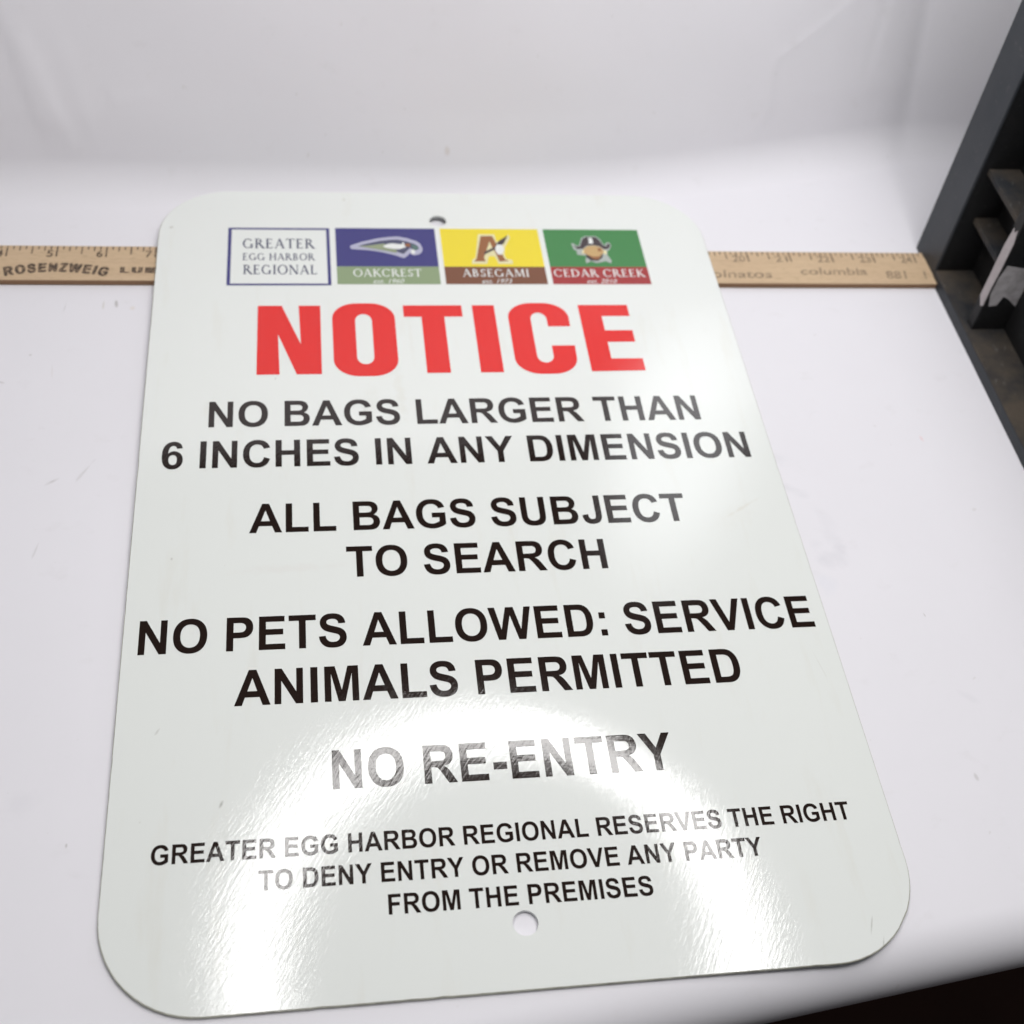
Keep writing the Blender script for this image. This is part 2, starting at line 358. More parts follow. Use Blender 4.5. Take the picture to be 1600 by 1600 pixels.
def groups(loops):
    """each outer loop with the loops that lie in it"""
    def area2(l): return sum(l[i - 1][0] * l[i][1] - l[i][0] * l[i - 1][1] for i in range(len(l)))
    def inside(p, l):
        c = False
        for i in range(len(l)):
            (x1, y1), (x2, y2) = l[i - 1], l[i]
            if (y1 > p[1]) != (y2 > p[1]) and p[0] < (x2 - x1) * (p[1] - y1) / (y2 - y1) + x1: c = not c
        return c
    outs = [l for l in loops if not any(l is not k and inside(l[0], k) for k in loops)]
    return [[o] + [l for l in loops if l is not o and inside(l[0], o)] for o in outs]

PARSED = {k: (a, groups(parse(p)) if p else []) for k, (a, p) in GL.items()}

def caps_bm(bm, text, x0, x1, base, cap, z, warp=None, track=0):
    """capital letters so that the ink runs from x0 to x1"""
    pen, items = 0.0, []
    for ch in text:
        a, gs = PARSED[ch]
        for g in gs: items.append([[(pen + x, y) for x, y in l] for l in g])
        pen += a + track
    lo = min(x for g in items for l in g for x, y in l); hi = max(x for g in items for l in g for x, y in l)
    sx, sy = (x1 - x0) / (hi - lo), cap / 1466.0
    for g in items:
        gg = [[(x0 + (x - lo) * sx, base + y * sy) for x, y in l] for l in g]
        if warp: gg = [[warp(x, y) for x, y in l] for l in gg]
        fill(bm, gg, z)

# ------------------------------------------------------------------ roman (serif) capitals drawn as pen strokes, cap height 1
TK, TN, SF = 0.135, 0.060, 0.045
def RG(ch):
    """strokes of one letter: ('l', x0, y0, x1, y1, width) / ('a', cx, cy, rx, ry, a0, a1) ; returns advance, strokes"""
    s = []
    L = lambda *a: s.append(('l',) + a)
    Aq = lambda *a: s.append(('a',) + a)
    ser = lambda x, y, w=0.30: L(x - w / 2, y, x + w / 2, y, SF)
    T, B = 1 - SF / 2, SF / 2
    if ch == 'G':
        Aq(.46, .5, .46, .5, 42, 305); L(.80, .02, .80, .40, TK); ser(.80, .40, .3); return .98, s
    if ch == 'R':
        L(.16, 0, .16, 1, TK); Aq(.30, .75, .32, .25, -90, 90); L(.16, 1 - TN / 2, .32, 1 - TN / 2, TN); L(.16, .5, .34, .5, TN)
        L(.38, .5, .80, 0, TK); ser(.16, T); ser(.16, B); ser(.86, B, .2); return .88, s
    if ch == 'E':
        L(.16, 0, .16, 1, TK); L(.1, T - .01, .56, T - .01, TN); L(.16, .52, .46, .52, TN); L(.1, B + .01, .60, B + .01, TN)
        L(.56, .84, .56, 1, SF); L(.60, 0, .61, .17, SF); L(.46, .43, .46, .61, SF); ser(.12, T, .2); ser(.12, B, .2); return .72, s
    if ch == 'A':
        L(.10, 0, .43, 1, TN); L(.43, 1, .80, 0, TK); L(.22, .34, .66, .34, TN); ser(.10, B, .24); ser(.80, B, .28); return .92, s
    if ch == 'T':
        L(.40, 0, .40, 1, TK); L(.02, T - .01, .78, T - .01, TN); L(.03, .80, .03, 1, SF); L(.77, .80, .77, 1, SF); ser(.40, B); return .82, s
    if ch == 'H':
        L(.16, 0, .16, 1, TK); L(.78, 0, .78, 1, TK); L(.16, .52, .78, .52, TN)
        for x in (.16, .78): ser(x, T); ser(x, B)
        return .96, s
    if ch == 'B':
        L(.16, 0, .16, 1, TK); Aq(.30, .76, .26, .24, -90, 90); Aq(.32, .27, .32, .27, -90, 90)
        L(.05, T - .01, .32, T - .01, TN); L(.16, .53, .32, .53, TN); L(.05, B + .01, .34, B + .01, TN); return .76, s
    if ch == 'O': Aq(.50, .5, .50, .52, 0, 360); return 1.02, s
    if ch == 'C': Aq(.48, .5, .48, .51, 42, 318); L(.84, .74, .86, .98, SF); return .92, s
    if ch == 'I': L(.18, 0, .18, 1, TK); ser(.18, T); ser(.18, B); return .38, s
    if ch == 'N':
        L(.14, 0, .14, 1, TN); L(.12, 1, .80, 0, TK); L(.82, 0, .82, 1, TN); ser(.10, T, .24); ser(.14, B, .26); ser(.82, T, .26); return .98, s
    if ch == 'L':
        L(.16, 0, .16, 1, TK); L(.08, B + .01, .60, B + .01, TN); L(.60, 0, .62, .2, SF); ser(.16, T); return .70, s
    if ch == 'S':
        Aq(.30, .745, .23, .25, 20, 265); Aq(.30, .255, .25, .25, -160, 90); L(.52, .76, .52, .98, SF); L(.04, .04, .04, .28, SF); return .62, s
    if ch == 'K':
        L(.16, 0, .16, 1, TK); L(.20, .46, .68, .98, TN); L(.32, .58, .80, 0, TK); ser(.16, T); ser(.16, B); ser(.70, T, .26); ser(.82, B, .26); return .90, s
    if ch == 'M':
        L(.12, 0, .20, 1, TN); L(.20, 1, .56, .05, TK); L(.56, .05, .92, 1, TN); L(.92, 1, 1.0, 0, TK); ser(.12, B, .24); ser(1.0, B, .26); ser(.17, T, .2); ser(.96, T, .2); return 1.14, s
    if ch == 'D':
        L(.16, 0, .16, 1, TK); Aq(.34, .5, .54, .5, -90, 90); L(.05, T - .01, .38, T - .01, TN); L(.05, B + .01, .38, B + .01, TN); return .96, s
    return .34, s

def roman_bm(bm, text, x0, x1, base, cap, z, heavy=1.0, tick=0.00012):
    pen, items = 0.0, []
    for ch in text:
        adv, st = RG(ch); items += [(pen, k) for k in st]; pen += adv + 0.10
    polys = []
    for px, k in items:
        if k[0] == 'l':
            _, a, b, c, d, w = k; w *= heavy
            dx, dy = c - a, d - b; l = math.hypot(dx, dy); nx, ny = -dy / l * w / 2, dx / l * w / 2
            polys.append([(px + a + nx, b + ny), (px + a - nx, b - ny), (px + c - nx, d - ny), (px + c + nx, d + ny)])
        else:
            _, cx_, cy_, rx, ry, a0, a1 = k; n = 28
            for i in range(n):
                q = []
                for j in (i, i + 1):
                    t = math.radians(a0 + (a1 - a0) * j / n)
                    w = (TN + (TK - TN) * abs(math.cos(t)) ** 1.5) * heavy
                    q.append(((px + cx_ + rx * math.cos(t), cy_ + ry * math.sin(t)), (px + cx_ + (rx - w) * math.cos(t), cy_ + (ry - w) * math.sin(t))))
                polys.append([q[0][0], q[1][0], q[1][1], q[0][1]])
    lo = min(p[0] for q in polys for p in q); hi = max(p[0] for q in polys for p in q)
    sx = (x1 - x0) / (hi - lo)
    for i, q in enumerate(polys):
        vs = [bm.verts.new((x0 + (x - lo) * sx, base + y * cap, z + (i % 9) * tick)) for x, y in q]
        ar = sum(q[j - 1][0] * q[j][1] - q[j][0] * q[j - 1][1] for j in range(4))
        bm.faces.new(vs if ar > 0 else vs[::-1])

def type_bm(bm, text, x0, x1, base, height, z, shear=0.0, bold=0.0, mapf=None):
    """small lettering from Blender's built-in typeface, fitted to a width and height"""
    c = bpy.data.curves.new("tmp", 'FONT'); c.body = text; c.shear = shear; c.offset = bold; c.resolution_u = 4
    o = bpy.data.objects.new("tmp", c); COL.objects.link(o)
    dg = bpy.context.evaluated_depsgraph_get()
    me = bpy.data.meshes.new_from_object(o.evaluated_get(dg))
    xs = [v.co.x for v in me.vertices]; ys = [v.co.y for v in me.vertices]
    lo, hi, y1 = min(xs), max(xs), max(ys)
    for v in me.vertices:
        p = (x0 + (v.co.x - lo) / (hi - lo) * (x1 - x0), base + v.co.y / y1 * height)
        if mapf: p = mapf(*p)
        v.co = (p[0], p[1], z)
    bm.from_mesh(me)
    bpy.data.objects.remove(o); bpy.data.curves.remove(c); bpy.data.meshes.remove(me)

# ------------------------------------------------------------------ setting: paper backdrop sheet, floor
def tanh_(t): return math.tanh(max(-20, min(20, t)))
CREASES = [  # on the upright part: (x0, z0, x1, z1, width, height)
    (-8.55, 3.0, -7.75, 0.75, 0.16, 0.050), (-8.95, 3.6, -8.15, 0.6, 0.30, 0.032), (-7.75, 2.9, -7.25, 0.8, 0.14, 0.022),
    (-7.02, 2.02, -6.93, 1.80, 0.05, -0.030), (-6.9, 1.9, -6.2, 2.05, 0.10, 0.016), (-3.9, 1.0, -4.1, 0.55, 0.08, 0.03),
    (10.95, 3.9, 10.65, 2.1, 0.10, -0.022), (10.3, 3.3, 10.2, 2.4, 0.20, -0.012),
    (8.1, 2.5, 8.05, 1.3, 0.10, 0.020), (8.05, 1.3, 7.5, 0.7, 0.10, 0.018), (8.2, 2.6, 10.2, 3.7, 0.09, 0.016),
    ]
def crease(x, z):
    h = 0.0
    for x0, z0, x1, z1, w, a in CREASES:
        dx, dz = x1 - x0, z1 - z0; l = math.hypot(dx, dz)
        t = ((x - x0) * dx + (z - z0) * dz) / l / l
        d = ((x - x0) * dz - (z - z0) * dx) / l
        e = 1.0 if 0 <= t <= 1 else math.exp(-((t if t < 0 else t - 1) * l / (2.0 * w)) ** 2)
        if w > 0.28: h += a * e * min(1.0, max(0.0, z - 0.72) / 0.8) * (max(0.0, 1 + d / 1.1) if d < 0 else math.exp(-(d / 0.12) ** 2)); continue
        h += (0.45 if w > 0.12 else 0.6) * a * e * min(1.0, max(0.0, z - 0.72) / 0.8) * (math.exp(-(d / w) ** 2) + 0.5 * tanh_(d / w) * math.exp(-(d / (3 * w)) ** 2))
    return h
def y_front(x): return -9.11 + 0.116 * x
def y_back(x): return 8.55 + 0.012 * x + 0.040 * max(x, 0) * (1 if x < 12 else 12 / x) + 0.0100 * max(x, 0) ** 2 * (1 if x < 12 else (144 / x / x))
def build_backdrop():
    bm = bmesh.new()
    RF, RB, LEAN = 0.72, 1.0, 0.76
    prof = []
    for i in range(3): prof.append(('under', 1 - i / 2))
    for i in range(1, 25): prof.append(('roll', i / 24))
    for i in range(1, 20): prof.append(('flat', i / 20))
    for i in range(0, 17): prof.append(('bend', i / 16))
    for i in range(1, 70): prof.append(('wall', i / 69 * 5.2))
    for i in range(1, 8): prof.append(('wall', 5.2 + i / 7 * 12.5))
    xs = [-26 + i * 1.6 for i in range(10)] + [-10.4 + 0.11 * i for i in range(215)] + [13.4 + i * 1.6 for i in range(9)]
    rows = []
    for k, t in prof:
        row = []
        for x in xs:
            yf, yb = y_front(x), y_back(x)
            if k == 'under': y, z = yf + t * 1.2, -2 * RF
            elif k == 'roll':
                a = math.radians(-180 + 180 * t)           # from under the edge, round the front, up to the top
                y, z = yf - RF * math.sin(-a), -RF - RF * math.cos(a + math.pi) * 1.0
                y, z = yf - RF * math.sin(math.pi * t), -RF - RF * math.cos(math.pi * t)
            elif k == 'flat':
                y = yf + t * (yb - yf); z = 0.012 * math.sin(x * 0.5 + y * 0.3) * math.sin(math.pi * t) ** 2 * (0.0 if abs(x) < 6.5 else 1.0)
                if y > 7.3: z += 0.10 * (lambda q: q * q * (3 - 2 * q))(min(1.0, (y - 7.3) / 1.2))
            elif k == 'bend': a = math.pi / 2 * t * LEAN; y, z = yb + RB * math.sin(a), RB * (1 - math.cos(a)) + 0.10
            else:
                a = math.pi / 2 * LEAN
                y, z = yb + RB * math.sin(a) + t * math.cos(a), RB * (1 - math.cos(a)) + t * math.sin(a) + 0.10
                y += -crease(x, z) + 0.05 * math.sin(x * 0.33 + 1) * min(1, t) + 0.02 * math.sin(x * 1.1 + z * 0.8) * min(1, t / 2)
            row.append(bm.verts.new((x, y, z)))
        rows.append(row)
    for a, b in zip(rows, rows[1:]):
        for i in range(len(xs) - 1): bm.faces.new((a[i], a[i + 1], b[i + 1], b[i]))
    return tag(obj("backdrop", bm, M_PAPER, None, True), "white paper sheet covering the table and curving up behind", None, 'structure')
build_backdrop()
tag(box("floor", -90, 90, -90, 90, -31, -30, M_FLOOR), "dark brown floor far below the table edge", None, 'structure')

# ------------------------------------------------------------------ table under the paper
def slab(z0, z1, inset):
    bm = bmesh.new()
    xs = (-25, 25)
    lo = [(x, y_front(x) + inset) for x in xs] + [(25, 8.5), (-25, 8.5)]
    a = [bm.verts.new((x, y, z0)) for x, y in lo]; b = [bm.verts.new((x, y, z1)) for x, y in lo]
    bm.faces.new(a[::-1]); bm.faces.new(b)
    for i in range(4): bm.faces.new((a[i], a[(i + 1) % 4], b[(i + 1) % 4], b[i]))
    return bm
table = tag(empty("table", (0, 0, -30)), "dark table mostly hidden under the white paper, its edge in shade at lower right", "table")
def tpart(o): o.location = Vector((0, 0, 30)) * IN; return o
tpart(obj("tabletop", slab(-1.28, -0.04, 0.02), M_TABLE, table))
for (x, y) in ((23, -5.0), (-23, -10.2), (23, 6.5), (-23, 6.5)):
    bm = bmesh.new(); box_bm(bm, x - 0.55, x + 0.55, y - 0.55, y + 0.55, -30, -1.30, 0.06)
    tpart(obj("leg", bm, M_LEG, table))

# ------------------------------------------------------------------ the sign
TILT = 0.0095
sign = tag(empty("notice_sign", (0, 0, 0.168), (TILT, 0, 0)),
           "glossy white NOTICE sign with red heading and rounded corners, lying on the paper", "sign")
def plate():
    bm = bmesh.new(); R = 1.5; n = 14
    out = []
    for cx_, cy_, a in ((4.5, 7.5, 0), (-4.5, 7.5, 90), (-4.5, -7.5, 180), (4.5, -7.5, 270)):
        for i in range(n + 1):
            t = math.radians(a + 90 * i / n); out.append((cx_ + R * math.cos(t), cy_ + R * math.sin(t) + (0.045 if cy_ < 0 else 0)))
    # the edge is a little nicked
    dense = []
    for i, p in enumerate(out):
        q = out[(i + 1) % len(out)]; l = math.dist(p, q); k = max(1, int(l / 0.12))
        for j in range(k): dense.append((p[0] + (q[0] - p[0]) * j / k, p[1] + (q[1] - p[1]) * j / k))
    out = []
    for x, y in dense:
        e = random.uniform(0, 0.0012) + (random.uniform(0.004, 0.009) if random.random() < 0.04 else 0)
        out.append((x * (1 - e / 6), y * (1 - e / 9)))
    holes = [circ(0.0, 8.0, 0.188, n=32), circ(0.0, -8.0, 0.188, n=32)]
    loops = [out] + holes
    c = 0.012
    sh = lambda l, s: [(x * (1 - s / 6.0), y * (1 - s / 9.0)) for x, y in l]
    top = [sh(out, c)] + holes
    vt = fill(bm, top, 0.0); vb = fill(bm, loops, -0.063, False)
    nf = len(bm.faces)
    mid = [bm.verts.new((x, y, -c)) for l in loops for x, y in l]
    st = 0
    for l in loops:
        m = len(l)
        for i in range(m):
            a, b = st + i, st + (i + 1) % m
            f1 = (mid[a], mid[b], vt[b], vt[a]); f2 = (vb[a], vb[b], mid[b], mid[a])
            if l is not out: f1, f2 = f1[::-1], f2[::-1]
            if l is out: bm.faces.new(f1).material_index = 1
            else:
                bm.faces.new((mid[b], mid[a], vt[a], vt[b]))
            bm.faces.new(f2).material_index = 1 if l is out else 0
        st += m
    bmesh.ops.recalc_face_normals(bm, faces=bm.faces[:])
    return obj("sign_plate", bm, [M_SIGN, M_EDGE], sign)
plate()

Z1, Z2, Z3, Z4, Z5 = 0.004, 0.007, 0.010, 0.013, 0.016
# heading
def rr(x0, x1, y0, y1, rx, ry, n=14):
    r = []
    for cx_, cy_, a in ((x1 - rx, y1 - ry, 0), (x0 + rx, y1 - ry, 90), (x0 + rx, y0 + ry, 180), (x1 - rx, y0 + ry, 270)):
        for i in range(n + 1):
            t = math.radians(a + 90 * i / n); r.append((cx_ + rx * math.cos(t), cy_ + ry * math.sin(t)))
    return r
def heading():
    bm = bmesh.new(); b, t = 3.225, 5.212
    fill(bm, [[(-3.915, b), (-3.470, b), (-3.50, 4.36), (-3.140, b), (-2.652, b), (-2.645, t), (-3.083, t), (-3.052, 4.08), (-3.425, t), (-3.905, t)]], Z1)
    fill(bm, [rr(-2.413, -1.136, 3.155, 5.280, 0.50, 0.46), rr(-1.950, -1.609, 3.490, 4.950, 0.165, 0.21)], Z1)
    fill(bm, [[(-0.952, t), (-0.952, 4.866), (-0.586, 4.866), (-0.586, b), (-0.112, b), (-0.112, 4.866), (0.269, 4.866), (0.269, t)]], Z1)
    fill(bm, [[(0.490, b), (0.955, b), (0.955, t), (0.490, t)]], Z1)
    o = rr(1.218, 2.500, 3.165, 5.278, 0.52, 0.46); i = rr(1.685, 2.026, 3.490, 4.975, 0.165, 0.21)
    xr, y1, y0 = 2.026, 4.558, 3.984
    # outer loop from the lower jaw round the left to the upper jaw, back through the counter
    oo = [p for p in o if not (p[0] > 2.3 and y0 < p[1] < y1)]
    # start the outer list at the upper jaw (first corner is upper right, counter-clockwise)
    outer = [(2.495, y1)] + oo + [(2.512, y0)]
    inner = [p for p in i if not (p[0] > 1.95 and y0 < p[1] < y1)]
    inner = [(xr, y1)] + inner + [(xr, y0)]
    fill(bm, [outer + inner[::-1]], Z1)
    fill(bm, [[(2.750, b), (3.872, b + .012), (3.872, 3.590), (3.216, 3.590), (3.216, 4.080), (3.804, 4.080), (3.804, 4.428), (3.216, 4.428), (3.216, 4.865), (3.820, 4.865), (3.820, t), (2.747, t)]], Z1)
    return obj("heading_lettering", bm, M_RED, sign)
heading()
LINES = [("NO BAGS LARGER THAN", -4.785, 4.745, 1.850, 0.660), ("6 INCHES IN ANY DIMENSION", -5.590, 5.535, 0.838, 0.662),
         ("ALL BAGS SUBJECT", -4.005, 3.955, -0.695, 0.660), ("TO SEARCH", -2.335, 2.270, -1.718, 0.662),
         ("NO PETS ALLOWED: SERVICE", -5.742, 5.745, -3.135, 0.662), ("ANIMALS PERMITTED", -4.195, 4.185, -4.170, 0.662),
         ("NO RE-ENTRY", -2.690, 2.710, -5.708, 0.662), ("GREATER EGG HARBOR REGIONAL RESERVES THE RIGHT", -5.325, 5.335, -6.745, 0.304),
         ("TO DENY ENTRY OR REMOVE ANY PARTY", -3.790, 3.785, -7.236, 0.304), ("FROM THE PREMISES", -1.950, 1.965, -7.730, 0.304)]
for txt, x0, x1, b, cap in LINES:
    bm = bmesh.new(); caps_bm(bm, txt, x0, x1, b, cap, Z1); obj("text_line", bm, M_BLACK, sign)

# emblem panels across the top
def flat(name, loops, mat, parent, z):
    bm = bmesh.new()
    for g in loops: fill(bm, g, z)
    return obj(name, bm, mat, parent)
def rect(x0, x1, y0, y1): return [(x0, y0), (x1, y0), (x1, y1), (x0, y1)]
PT, PB, PM = 7.725, 5.877, 6.445
p1 = flat("emblem_panel", [[rect(-4.548, -2.398, 5.840, 7.712), rect(-4.476, -2.467, 5.897, 7.655)]], M_NAVY, sign, Z1)
for txt, x0, x1, b, c in (("GREATER", -4.235, -2.705, 7.030, 0.315), ("EGG HARBOR", -4.230, -2.712, 6.640, 0.225), ("REGIONAL", -4.215, -2.690, 6.192, 0.295)):
    bm = bmesh.new(); roman_bm(bm, txt, x0, x1, b, c, Z1, 1.2); obj("lettering", bm, M_SLATE, p1)
def panel(x0, x1, top, band, name, nx0, nx1, est, ex0, ex1):
    p = flat("emblem_panel", [[rect(x0, x1, PM, PT)]], top, sign, Z1)
    flat("name_band", [[rect(x0, x1, PB, PM)]], band, p, Z1)
    bm = bmesh.new(); roman_bm(bm, name, nx0, nx1, 6.115, 0.245, Z2, 1.15); obj("lettering", bm, M_WHT, p)
    bm = bmesh.new(); type_bm(bm, est, ex0, ex1, 5.905, 0.135, Z2, 0.35); obj("lettering", bm, M_WHT, p)
    return p
p2 = panel(-2.272, -0.100, M_NAVY, M_SAGE, "OAKCREST", -1.930, -0.487, "est. 1960", -1.520, -0.866)
p3 = panel(0.014, 2.208, M_YEL, M_BRN, "ABSEGAMI", 0.393, 1.832, "est. 1973", 0.790, 1.442)
p4 = panel(2.325, 4.494, M_GRN, M_MAR, "CEDAR CREEK", 2.384, 4.412, "est. 2010", 3.073, 3.742)
def aff(src, dst):
    """map a drawing's box onto a box of the panel, leaning with the perspective it was drawn in"""
    (u0, u1, v0, v1), (x0, x1, y0, y1) = src, dst
    return lambda pts: [(x0 + (u - u0) / (u1 - u0) * (x1 - x0), y1 + (v - v0) / (v1 - v0) * (y0 - y1)) for u, v in pts]
# bird's head
A2 = aff((105, 1235, 150, 545), (-1.975, -0.405, 6.72, 7.44))
flat("emblem", [[A2([(105, 340), (130, 315), (300, 250), (550, 185), (720, 160), (860, 150), (1000, 180), (1150, 235), (1205, 285), (1235, 370), (1215, 440), (1165, 480), (1090, 495), (1050, 475), (1035, 452), (985, 505), (935, 545), (880, 528), (800, 495), (600, 440), (400, 405), (130, 385)])]], M_LAV, p2, Z2)
flat("emblem", [[A2([(230, 335), (320, 300), (550, 240), (720, 215), (855, 208), (980, 235), (1110, 285), (1165, 330), (1178, 375), (1130, 405), (1080, 398), (1040, 360), (1000, 400), (930, 475), (830, 430), (600, 395), (400, 365)])]], M_SLATE, p2, Z3)
flat("emblem", [[A2([(240, 338), (420, 318), (640, 285), (700, 330), (660, 370), (830, 400), (820, 455), (600, 405), (400, 368)])]], M_OLIVE, p2, Z4)
flat("emblem", [[A2([(620, 335), (690, 295), (760, 282), (920, 300), (925, 262), (950, 262), (960, 330), (980, 350), (870, 392), (760, 385), (660, 365)])], [A2(circ(1078, 435, 34, 42, 20))]], M_WHT, p2, Z5)
flat("emblem", [[A2([(962, 290), (1045, 285), (1045, 345), (970, 338)])]], M_RUST, p2, Z5)
flat("emblem", [[A2([(1060, 300), (1140, 318), (1172, 370), (1130, 400), (1085, 385)])]], M_TEAL, p2, Z4)
# letter A with a feather
A3 = aff((250, 550, 145, 350), (0.66, 1.53, 6.545, 7.56))
lean = lambda pts: [(u - (v - 250) * 0.17, v) for u, v in pts]
A3l = lambda pts: A3(lean(pts))
flat("emblem", [[A3l([(300, 150), (425, 150), (440, 200), (490, 190), (535, 150), (545, 175), (505, 240), (500, 290), (515, 318), (560, 325), (565, 352), (455, 352), (440, 320), (425, 300), (385, 300), (375, 322), (372, 352), (255, 352), (258, 325), (282, 312)])]], M_CREAM, p3, Z2)
flat("emblem", [[A3l([(320, 163), (408, 163), (505, 322), (535, 332), (463, 337), (440, 290), (400, 225), (388, 200), (345, 312), (360, 336), (270, 336), (290, 318)])], ], M_RUST, p3, Z3)
flat("emblem", [[A3l([(350, 272), (432, 236), (438, 252), (345, 292)])]], M_DARK, p3, Z4)
flat("emblem", [[A3l([(432, 222), (470, 190), (528, 158), (500, 212), (470, 232), (445, 236)])]], M_DARK, p3, Z4)
flat("emblem", [[A3l([(432, 242), (446, 222), (486, 226), (500, 256), (480, 292), (452, 290), (432, 266)])]], M_WHT, p3, Z5)
# bearded head in a cocked hat
A4 = aff((365, 1070, 160, 640), (2.905, 3.785, 6.56, 7.50))
ln4 = lambda pts: [(u - (v - 400) * 0.22, v) for u, v in pts]
A4l = lambda pts: A4(ln4(pts))
flat("emblem", [[A4l([(345, 300), (375, 290), (440, 335), (490, 330), (530, 200), (600, 165), (790, 165), (860, 210), (930, 310), (960, 330), (975, 280), (1040, 275), (1070, 330), (1040, 400), (1000, 425), (1000, 500), (1070, 590), (1060, 640), (960, 600), (860, 625), (790, 632), (700, 600), (620, 640), (600, 600), (615, 510), (500, 495), (455, 490), (440, 420), (390, 400)])]], M_GREY, p4, Z2)
flat("emblem", [[A4l([(375, 325), (430, 352), (505, 345), (548, 215), (605, 182), (790, 182), (845, 225), (925, 330), (985, 345), (1000, 300), (1040, 300), (1050, 345), (1010, 392), (940, 395), (860, 345), (740, 322), (620, 335), (560, 390), (450, 395)])]], M_DARK, p4, Z3)
flat("emblem", [[A4l([(600, 460), (920, 460), (905, 545), (820, 600), (690, 590), (620, 540)])]], M_DARK, p4, Z3)
flat("emblem", [[A4l([(560, 400), (640, 345), (760, 335), (860, 355), (930, 410), (925, 470), (880, 500), (860, 545), (760, 540), (735, 560), (660, 510), (600, 480), (565, 470)])]], M_TAN, p4, Z4)
flat("emblem", [[A4l([(690, 540), (650, 500), (735, 530), (840, 525), (865, 505), (850, 570), (770, 580)])], [A4l([(820, 380), (880, 385), (890, 440), (830, 430)])]], M_RUST, p4, Z5)
flat("emblem", [[A4l([(650, 210), (700, 195), (730, 215), (745, 300), (655, 298), (668, 255)])]], M_WHT, p4, Z4)
flat("emblem", [[A4l([(935, 410), (985, 430), (975, 500), (930, 470)])], [A4l([(545, 415), (575, 420), (572, 490), (545, 480)])]], M_CREAM, p4, Z5)

# ------------------------------------------------------------------ yardstick lying under the sign
RZ = 0.14
ruler = tag(empty("yardstick", (0, 6.60, 0), (0, 0, -0.0065)), "wooden advertising yardstick with printed inch marks lying under the top of the sign", "yardstick")
bm = bmesh.new(); box_bm(bm, -13.05, 12.8, -0.545, 0.565, 0.004, RZ, 0.02)
for f in bm.faces:
    if f.normal.z < 0.6: f.material_index = 1
obj("wood_strip", bm, [M_WOOD, M_WOODSIDE], ruler)
def tickx(n): return n * 0.998 - 13.03
bm = bmesh.new(); zt = RZ + 0.004
for e in range(0, 25 * 8 + 1):
    x = tickx(e / 8)
    if x > 12.7 or x < -12.9: continue
    l = 0.34 if e % 8 == 0 else 0.25 if e % 4 == 0 else 0.15 if e % 2 == 0 else 0.10
    w = 0.016 if e % 8 == 0 else 0.014
    fill(bm, [rect(x - w, x + w, 0.535 - l, 0.535)], zt)
obj("inch_marks", bm, M_RINK, ruler)
for n in list(range(1, 8)) + list(range(19, 26)):
    s = str(n); w = 0.13 if len(s) == 1 else 0.30
    bm = bmesh.new(); type_bm(bm, s, tickx(n) - 0.07 - w, tickx(n) - 0.07, 0.195, 0.215, zt, 0.0, 0.018); obj("numeral", bm, M_RINK if n < 10 else M_RINKFADED, ruler)
def arc(cx0, half, rise):
    def f(x, y):
        t = (x - cx0) / half
        a = -t * math.atan(2 * rise / half)
        return (x + (y + 0.3) * math.sin(-a) * 0.9, y + rise * (1 - t * t))
    return f
bm = bmesh.new()
w = arc(-7.98, 1.04, 0.15)
for i, (dx, dy) in enumerate(((0.0, 0.0), (0.016, 0.0), (-0.016, 0.0), (0.0, 0.012), (0.0, -0.012))):   # heavy poster type
    w2 = lambda x, y, dx=dx, dy=dy: (w(x, y)[0] + dx, w(x, y)[1] + dy)
    caps_bm(bm, "ROSENZWEIG", -9.0, -6.97, -0.43, 0.265, zt + 0.0006 * i, w2, 330)
obj("lettering", bm, M_RINK, ruler)
bm = bmesh.new()
for i, dx in enumerate((0, 0.022, -0.022)):
    caps_bm(bm, "LUMBER CO", -6.70 + dx, -4.5 + dx, -0.31, 0.185, zt + 0.0006 * i, None, 300)
obj("lettering", bm, M_RINK, ruler)
for s, x0, x1, b, h in (("colnatos", 5.75, 7.35, -0.36, 0.26), ("columbia", 8.05, 9.62, -0.24, 0.24), ("881", 10.05, 10.55, -0.36, 0.26), ("1 am", 10.95, 11.6, -0.36, 0.26)):
    bm = bmesh.new(); type_bm(bm, s, x0, x1, b, h, zt, 0.12, 0.01); obj("lettering", bm, M_RINKFADED, ruler)

# ------------------------------------------------------------------ black plastic crate standing on its side at the right
crate = tag(empty("plastic_crate", (11.2, 0, 0)), "dusty black plastic crate on its side at the right, open ribbed face towards the sign", "crate")
def cpart(o): o.location = Vector((-11.2, 0, 0)) * IN; return o
X0, XP, X1, YB, YF, ZT = 11.18, 12.08, 20.0, 7.42, -8.2, 13.5
cpart(box("inner_shade_sheet", X0 + 0.05, X1 - 0.05, 6.285, 6.31, 0.30, ZT - 0.31, M_INNERSHADE, crate))  # added dark sheet, painting the shade on the back wall's inner face
cpart(box("back_wall", X0, X1, 6.30, YB, 0.02, ZT, M_CRATE, crate, 0.03))
bm = bmesh.new(); box_bm(bm, X0, X1, YF, 6.295, 0.02, 0.295, 0.03)
cpart(obj("bottom_wall", bm, M_DUSTY, crate))
cpart(box("rim", X0 - 0.012, X0 + 0.03, YF, 6.28, 0.0, 0.27, M_RIM, crate, 0.008))
cpart(box("top_wall", X0, X1, YF, 6.295, ZT - 0.3, ZT, M_CRATE, crate, 0.03))
cpart(box("front_wall", X0, X1, YF - 0.6, YF - 0.005, 0.02, ZT, M_CRATE, crate, 0.03))
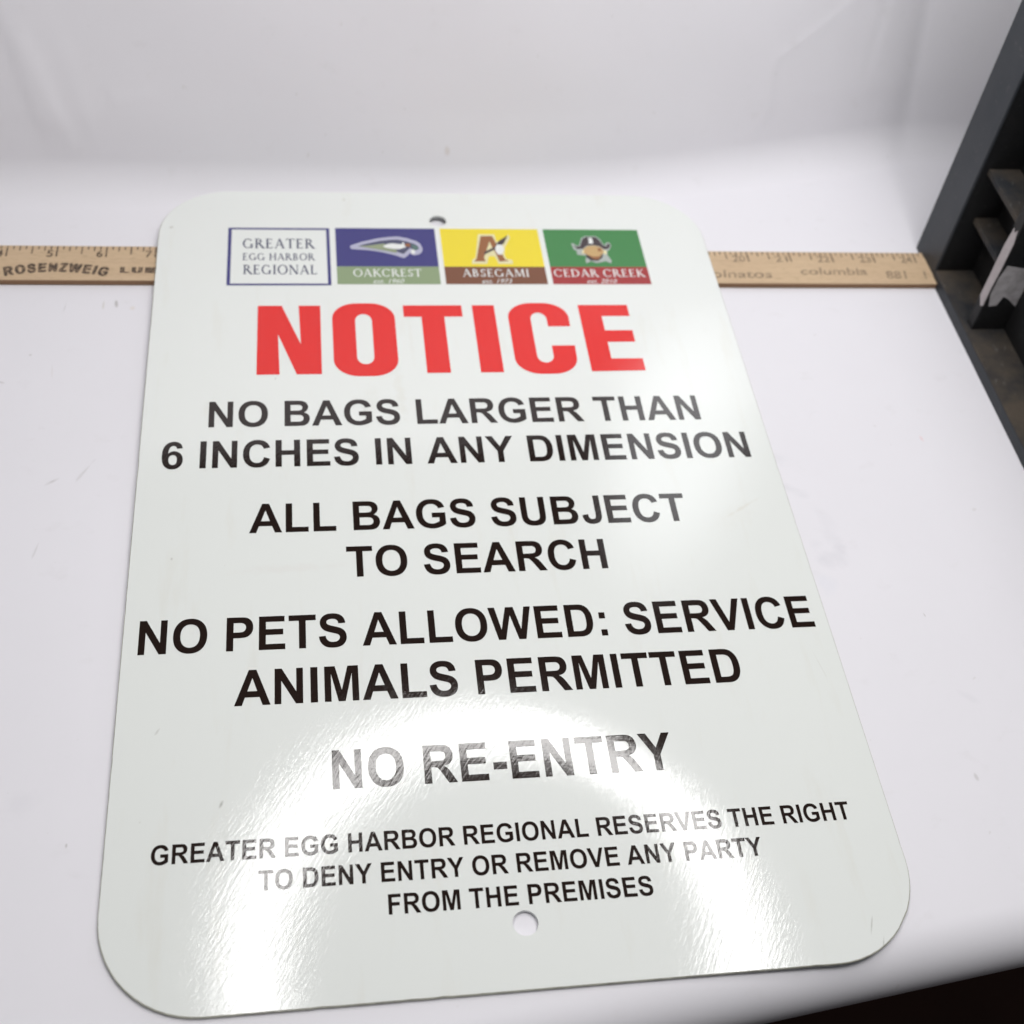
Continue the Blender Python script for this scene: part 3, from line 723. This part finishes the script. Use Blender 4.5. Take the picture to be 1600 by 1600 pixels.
cpart(box("inner_panel", XP, XP + 0.15, YF, 6.295, 0.30, ZT - 0.305, M_INNERSHADE, crate))
for z, x in ((1.76, 11.55), (3.015, 11.37), (8.0, 11.4)):
    cpart(box("rib", x, XP - 0.004, 4.62, 6.29, z - 0.14, z, M_DUSTY, crate, 0.015))
    cpart(box("rib", x, XP - 0.004, YF, 4.28, z + 3.2, z + 3.34, M_DUSTY, crate, 0.015))
for y in (4.30, -1.8):
    d = cpart(box("divider", 11.31, XP - 0.004, y, y + 0.28, 0.30, ZT - 0.31, M_INNERSHADE, crate, 0.02))
    if y > 0:
        bm = bmesh.new()
        pts = [(4.29, 0.98), (4.36, 0.92), (4.45, 1.0), (4.53, 1.08), (4.55, 2.4), (4.50, 2.86), (4.44, 2.78), (4.36, 2.9), (4.285, 2.62), (4.28, 1.9), (4.30, 1.5)]
        a = [bm.verts.new((11.296, y_, z_)) for y_, z_ in pts]; b = [bm.verts.new((11.316, y_, z_)) for y_, z_ in pts]
        bm.faces.new(a); bm.faces.new(b[::-1])
        for i in range(len(pts)): bm.faces.new((a[i], b[i], b[(i + 1) % len(pts)], a[(i + 1) % len(pts)]))
        bmesh.ops.recalc_face_normals(bm, faces=bm.faces[:])
        e = obj("worn_lit_edge", bm, M_WORNLIT, d); tag(e, "worn pale strip along the divider's front edge")  # pale from wear and from painted light
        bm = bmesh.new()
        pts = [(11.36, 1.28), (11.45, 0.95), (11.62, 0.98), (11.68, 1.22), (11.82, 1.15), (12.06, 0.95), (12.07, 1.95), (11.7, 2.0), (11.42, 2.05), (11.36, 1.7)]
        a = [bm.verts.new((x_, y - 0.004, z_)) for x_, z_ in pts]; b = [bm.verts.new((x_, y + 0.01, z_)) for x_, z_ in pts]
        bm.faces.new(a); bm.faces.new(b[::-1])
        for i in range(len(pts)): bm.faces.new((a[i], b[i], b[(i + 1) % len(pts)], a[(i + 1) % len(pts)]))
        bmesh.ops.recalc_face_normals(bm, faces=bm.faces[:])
        e = obj("lit_patch", bm, M_PATCH, d); tag(e, "grey scraped patch on the divider")  # light on the divider's face painted as a pale sheet
